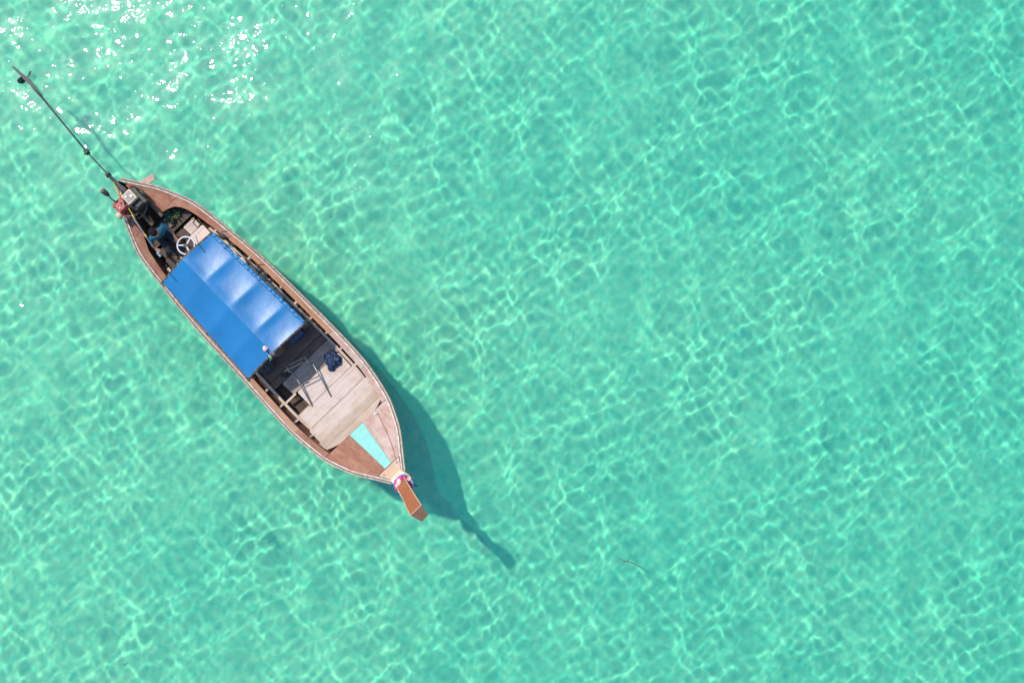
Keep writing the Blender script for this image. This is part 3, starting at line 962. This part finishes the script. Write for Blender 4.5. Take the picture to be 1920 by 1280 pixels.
# ------------------------------------------------------------------ loose things in the stern
g = thing('leafy_bundle', 'dark green leafy bundle tucked under the port quarter deck', 'leafy bundle', (-3.30, .30, .49))
rng = random.Random(3)
for k in range(34):
    a, r_ = rng.uniform(0, 6.28), rng.uniform(.02, .17)
    base = Vector((-3.30 + .4 * r_ * math.cos(a), .30 + .6 * r_ * math.sin(a), .49))
    tip = base + Vector((math.cos(a) * rng.uniform(.08, .17), math.sin(a) * rng.uniform(.08, .2), rng.uniform(.04, .2)))
    side_ = Vector((-math.sin(a), math.cos(a), 0)) * rng.uniform(.014, .03)
    mid_ = (base + tip) / 2 + Vector((0, 0, .03))
    mb = MB().add([base, mid_ - side_, tip, mid_ + side_, mid_ + Vector((0, 0, -.006))], [(0, 1, 2, 3), (0, 4, 1), (1, 4, 2), (2, 4, 3), (3, 4, 0)])
    build(mb, 'leaf', M['leaf'], g)
build(MB().ball((-3.30, .30, .525), (.10, .16, .04), 12, 6, .2, 1), 'root_ball', M['olive'], g, smooth=True)

t = thing('wooden_bowl', 'brown bowl with scraps on the stern seat beside the driver', 'bowl', (-3.24, .10, .489))
prof = [(.035, 0), (.075, .02), (.095, .055), (.088, .055), (.068, .026), (.03, .012)]
mb = MB()
mb.loft([[(-3.24 + r_ * math.cos(2 * math.pi * k / 18), .10 + r_ * math.sin(2 * math.pi * k / 18), .489 + z) for k in range(18)] for r_, z in prof], closed=True, cap=True)
build(mb, 'bowl_shell', M['rust'], t, smooth=True)
for k in range(7):
    a = k * .9
    build(MB().ball((-3.24 + .04 * math.cos(a), .10 + .04 * math.sin(a), .525), .02, 8, 5, .3, k), 'scrap', M['brown_cloth'] if k % 2 else M['tan_wood'], t)
t = thing('enamel_cup', 'small white cup beside the brown bowl on the stern seat', 'cup', (-3.36, .08, .489))
mb = MB().loft([[(-3.36 + r_ * math.cos(2 * math.pi * k / 14), .08 + r_ * math.sin(2 * math.pi * k / 14), .489 + z) for k in range(14)] for r_, z in ((.025, 0), (.034, .075), (.030, .075), (.022, .006))], closed=True, cap=True)
build(mb, 'cup_body', M['steel'], t, smooth=True)
build(MB().torus((-3.36, .119, .53), .018, .005, 'X', 12, 5), 'handle', M['steel'], t)

def bag(name, label, at, size, mat, seed, straps=2, group=None):
    t = thing(name, label, 'bag', at, group)
    x, y, z = at
    mb = MB()
    seg, rg = 22, 14
    rows = []
    for i in range(rg + 1):
        th2 = math.pi * i / rg
        row = []
        for k in range(seg):
            ph = 2 * math.pi * k / seg
            f = lambda v, e: math.copysign(abs(v) ** e, v)
            d = Vector((f(math.sin(th2), .7) * f(math.cos(ph), .6), f(math.sin(th2), .7) * f(math.sin(ph), .6), f(math.cos(th2), .75)))
            q = 1 + .13 * mnoise.noise(d * 2.3 + Vector((seed, seed * 2, 0))) + .06 * mnoise.noise(d * 5 + Vector((0, seed, 3)))
            row.append((x + d.x * q * size[0] / 2, y + d.y * q * size[1] / 2, z + max(0, size[2] / 2 + d.z * q * size[2] / 2)))
        rows.append(row)
    mb.loft(rows, closed=True)
    build(mb, 'bag_body', mat, t, smooth=True)
    for k in range(straps):
        dx = (k - (straps - 1) / 2) * size[0] * .35
        pts = [(x + dx, y + size[1] * .42 * math.cos(a), z + size[2] * (.55 + .52 * math.sin(a))) for a in frange(.15, math.pi - .15, 12)]
        build(MB().tube(pts, .013, 6), 'strap', M['black'], t, smooth=True)
    build(MB().tube([(x - size[0] * .3, y, z + size[2] * .985), (x, y + .01, z + size[2] * 1.03), (x + size[0] * .3, y, z + size[2] * .985)], .008, 6), 'zip', M['grey_metal'], t)
    return t
GB = 'bags stowed under the forward end of the canopy'
FL = .405
bag('duffel_bag', 'dark navy bag under the forward canopy edge, port of the ridge', (.62, .40, FL), (.36, .44, .32), M['navy'], 1.3, 2, GB)
bag('backpack', 'olive bag under the canopy corner on the port side', (.55, .70, FL), (.34, .16, .30), M['olive'], 4.1, 1, GB)
bag('shoulder_bag', 'charcoal bag under the forward canopy edge near the starboard side', (.72, -.58, FL), (.32, .34, .26), M['charcoal'], 7.7, 2, GB)
bag('cloth_sack', 'brown cloth sack under the forward canopy edge near the ridge', (.60, -.12, FL), (.30, .30, .24), M['brown_cloth'], 9.2, 1, GB)

t = thing('sandal', 'black sandal lying on the shaded floor near the starboard ladder rail', 'sandal', (1.14, -.42, FL))
sole = [(-.13, -.03), (-.06, -.045), (.06, -.05), (.12, -.035), (.14, 0), (.12, .035), (.06, .05), (-.06, .04), (-.13, .03)]
build(MB().prism([(1.14 + .5 * a - .8 * b_, -.42 + .8 * a + .5 * b_) for a, b_ in sole], FL, FL + .022), 'sole', M['black'], t, bevel=.004)
build(MB().tube([(1.14 + .5 * .03 - .8 * b_, -.42 + .8 * .03 + .5 * b_, FL + .022 + .045 * math.cos(b_ / .05 * 1.5)) for b_ in frange(-.05, .05, 8)], .014, 6), 'strap', M['black'], t)

# pile of dark blue diving fins and mesh on the foredeck floor
t = thing('blue_bundle', 'crumpled dark blue bundle on the floor ahead of the canopy, port side', 'bundle', (1.66, .58, .45))
for k, (dx, dy, sx, sy, sz) in enumerate(((0, 0, .16, .13, .09), (.03, .13, .12, .10, .08), (-.11, .02, .10, .09, .06), (.09, -.11, .10, .08, .055), (-.09, .15, .09, .07, .06), (.12, .08, .07, .09, .05))):
    mb = MB().ball((1.66 + dx, .58 + dy, .45 + sz * .55), (sx, sy, sz), 16, 10, .55, k * 2.7 + 1)
    mb.v = [(a, b_, max(.449, c)) for a, b_, c in mb.v]
    build(mb, 'fold', M['navy'], t, smooth=True)
build(MB().tube([(1.66 + .12 * math.cos(a), .55 + .10 * math.sin(a), .56 + .03 * math.sin(3 * a)) for a in frange(0, 5.6, 18)], .009, 6), 'cord', M['shirt'], t, smooth=True)

# boarding ladder lying forward from under the canopy, its hooked end raised
t = thing('boarding_ladder', 'grey tubular boarding ladder lying on the floor ahead of the canopy', 'ladder', (1.6, -.1, .45))
rails = []
for s, (a, b_, c, d) in enumerate((((2.20, .02, .475), (1.80, .14, .56), (1.42, .25, .66), (1.27, .12, .74)), ((2.06, -.45, .475), (1.66, -.33, .56), (1.26, -.22, .66), (1.12, -.33, .74)))):
    o = build(MB().tube([a, b_, c], .017, 10), 'rail', M['grey_metal'], t, smooth=True)
    build(MB().tube([c, ((c[0] + d[0]) / 2 - .02, (c[1] + d[1]) / 2 + .02, .74), (d[0] - .05, d[1] + .09, .70), (d[0] - .09, d[1] + .13, .52)], .015, 8), 'hook', M['grey_metal'], o, smooth=True)
    build(MB().tube([(a[0] - .01, a[1], a[2]), (a[0] + .05, a[1] - .012, a[2] - .004)], .024, 10), 'rubber_foot', M['rust'], o)
    rails.append((Vector(a), Vector(c)))
for q in (.62, .99):
    p0, p1 = rails[0][0].lerp(rails[0][1], q), rails[1][0].lerp(rails[1][1], q)
    build(MB().tube([p0, p1], .013, 8), 'rung', M['grey_metal'], t, smooth=True)
build(MB().tube([(1.25, .125, .735), (1.10, -.325, .735)], .013, 8), 'rung', M['grey_metal'], t, smooth=True)
build(MB().tube([(1.19, .25, .60), (1.04, -.20, .60)], .013, 8), 'rung', M['grey_metal'], t, smooth=True)

# two black fenders on the port side deck
for i, (x, y) in enumerate(((-2.10, .80), (-.98, .87))):
    t = thing('fender', ('black fender lashed to the port side deck at the after canopy corner', 'black fender lashed to the port side deck at the middle of the canopy')[i], 'fender', (x, y, sheer(x)), 'black fenders along the port side')
    z = sheer(x)
    build(MB().tube([(x - .07, y - .02, z + .06), (x - .05, y - .015, z + .065), (x + .05, y + .01, z + .065), (x + .08, y + .02, z + .06)], [.03, .062, .062, .03], 12), 'fender_body', M['black'], t, smooth=True)
    build(MB().tube([(x - .07, y - .02, z + .06), (x - .13, y + .06, z + .03), (x - .04, y + .16, z + .035)], .008, 6), 'lashing', M['brown_trim'], t)

# coil of rope and line in the sunny corner of the stern cockpit
t = thing('rope_coil', 'dark rope looped on the sunlit floor by the port quarter', 'rope', (-2.86, .52, FL))
pts = [(-2.90 + .10 * math.sin(a * .9) + .02 * a, .44 + .045 * a + .03 * math.cos(2 * a), FL + .012) for a in frange(0, 5, 30)]
build(MB().tube(pts, .010, 6), 'strand', M['brown_trim'], t, smooth=True)
pts = [(-3.0 + .02 * a, .52 + .05 * math.sin(a), FL + .014) for a in frange(0, 4.5, 24)]
build(MB().tube(pts, .012, 6), 'strand', M['rope'], t, smooth=True)

# pale bottles and a plank end along the starboard slot
t = thing('wood_offcut', 'short pale plank offcut in the starboard stern corner', 'plank', (-2.98, -.58, FL))
build(MB().box((-2.98, -.58, FL + .02), (.07, .16, .036), Matrix.Rotation(R(35), 3, 'Z')), 'plank_body', M['tan_wood'], t, bevel=.004)
build(MB().box((-2.98, -.58, FL + .0395), (.03, .05, .003), Matrix.Rotation(R(35), 3, 'Z')), 'paint_mark', M['yellow_cloth'], t)

# ------------------------------------------------------------------ garlands
def flower(c, r, mat, parent, seed, petals=6):
    mb = MB()
    c = Vector(c)
    rg = random.Random(seed)
    tilt = Matrix.Rotation(rg.uniform(-.6, .6), 3, 'X') @ Matrix.Rotation(rg.uniform(-.6, .6), 3, 'Y')
    for k in range(petals):
        a = 2 * math.pi * k / petals
        d, s_ = Vector((math.cos(a), math.sin(a), .25)), Vector((-math.sin(a), math.cos(a), 0))
        p = [Vector((0, 0, 0)), d * r * .55 - s_ * r * .36 + Vector((0, 0, r * .2)), d * r, d * r * .55 + s_ * r * .36 + Vector((0, 0, r * .2)), d * r * .5 - Vector((0, 0, r * .12))]
        mb.add([c + tilt @ q for q in p], [(0, 1, 2, 3), (0, 4, 1), (1, 4, 2), (2, 4, 3), (3, 4, 0)])
    mb.ball(c + tilt @ Vector((0, 0, r * .16)), r * .28, 6, 5)
    return build(mb, 'flower', mat, parent)
t = thing('bow_garland', 'white cloth and magenta flower garland tied round the bow post', 'garland', (4.78, .01, 1.46))
def band(z, w, r, mat, name, x=4.76):
    rows = []
    n = 20
    for k in range(n):
        a = 2 * math.pi * k / n
        f = lambda v: math.copysign(abs(v) ** .55, v)
        cx, cy_ = f(math.cos(a)), f(math.sin(a))
        rad_x, rad_y = .13 + r, .125 + r
        wob = .008 * math.sin(a * 5 + z * 30)
        o_, i_ = (1 + .0), .86
        zz = z - .35 * (cx * rad_x)
        rows.append([(x + cx * rad_x * i_, .01 + cy_ * rad_y * i_, zz - w / 2), (x + cx * (rad_x + wob), .01 + cy_ * (rad_y + wob), zz - w / 2), (x + cx * (rad_x + wob + .012), .01 + cy_ * (rad_y + wob + .012), zz), (x + cx * (rad_x + wob), .01 + cy_ * (rad_y + wob), zz + w / 2), (x + cx * rad_x * i_, .01 + cy_ * rad_y * i_, zz + w / 2)])
    rows.append(rows[0])
    return build(MB().loft(rows, closed=True), name, mat, t, smooth=True)
band(1.48, .08, .058, M['yellow_cloth'], 'cloth_band', 4.765)
band(1.555, .075, .05, M['white_cloth'], 'cloth_band', 4.795)
band(1.625, .035, .045, M['purple'], 'ribbon', 4.825)
for k in range(15):
    a = 2 * math.pi * k / 15
    c = (4.86 + .16 * math.cos(a), .015 + .165 * math.sin(a), 1.67 - .05 * math.cos(a) + .02 * math.sin(k * 2.1))
    flower(c, .064, M['pink'] if k % 4 else M['pale_pink'], t, k)
for k, (dx, dy) in enumerate(((-.03, -.05), (.02, -.075), (.0, -.02), (-.05, .0))):
    flower((4.84 + dx - .08, .0 + dy, 1.78 + .01 * k), .066, M['white_cloth'] if k % 2 else M['pale_pink'], t, 40 + k)
for y, mat, ln in ((.19, M['cyan_cloth'], .20), (.205, M['black'], .24), (-.17, M['white_cloth'], .16), (-.12, M['pale_pink'], .22)):
    rows = []
    for q in frange(0, 1, 8):
        xx, yy, zz = 4.88 + ln * q * .9, y + .015 * math.sin(q * 6), 1.70 + .10 * math.sin(q * 3) - .03 * q
        rows.append([(xx, yy - .016, zz), (xx, yy + .016, zz + .012), (xx, yy + .016, zz + .008), (xx, yy - .016, zz - .004)])
    build(MB().loft(rows, closed=True, cap=True), 'ribbon_tail', mat, t, smooth=True)
t = thing('canopy_garland', 'small pale pink flower knot with ribbons on the forward canopy ridge', 'garland', (.60, -.08, 1.75))
for k in range(6):
    a = k * 1.05
    flower((.59 + .028 * math.cos(a), -.09 + .028 * math.sin(a), 1.79 + .012 * (k % 2)), .038, M['pale_pink'] if k % 3 else M['white_cloth'], t, 60 + k)
flower((.59, -.09, 1.81), .036, M['pale_pink'], t, 77)
for mat, dy, w, ln in ((M['lime'], -.055, .03, .13), (M['cyan_cloth'], -.10, .022, .22), (M['black'], -.03, .03, .14), (M['purple'], .02, .018, .17)):
    rows = []
    for q in frange(0, 1, 9):
        xx, yy, zz = .64 + .16 * min(1, q * 2) + .03 * q, -.09 + dy * q * 1.6, 1.80 - max(0, q - .45) * ln * 2.2
        rows.append([(xx, yy - w / 2, zz), (xx, yy + w / 2, zz), (xx + .006, yy + w / 2, zz + .005), (xx + .006, yy - w / 2, zz + .005)])
    build(MB().loft(rows, closed=True, cap=True), 'ribbon_tail', mat, t, smooth=True)

# ------------------------------------------------------------------ a twig adrift
t = thing('floating_twig', 'thin dark twig floating on the open water right of the bow', 'twig', (2.8, -5.3, .0), boat=False)
build(MB().tube([(2.50, -5.12, .02), (2.68, -5.20, .035), (2.85, -5.24, .03), (3.05, -5.34, .03), (3.22, -5.46, .015)], [.006, .009, .011, .009, .004], 6), 'stem', M['bark'], t, smooth=True)
build(MB().tube([(2.72, -5.21, .035), (2.80, -5.10, .05), (2.84, -5.02, .04)], [.007, .006, .003], 6), 'side_shoot', M['bark'], t, smooth=True)
build(MB().tube([(2.68, -5.20, .035), (2.60, -5.30, .04), (2.52, -5.34, .03)], [.007, .006, .003], 6), 'side_shoot', M['bark'], t, smooth=True)
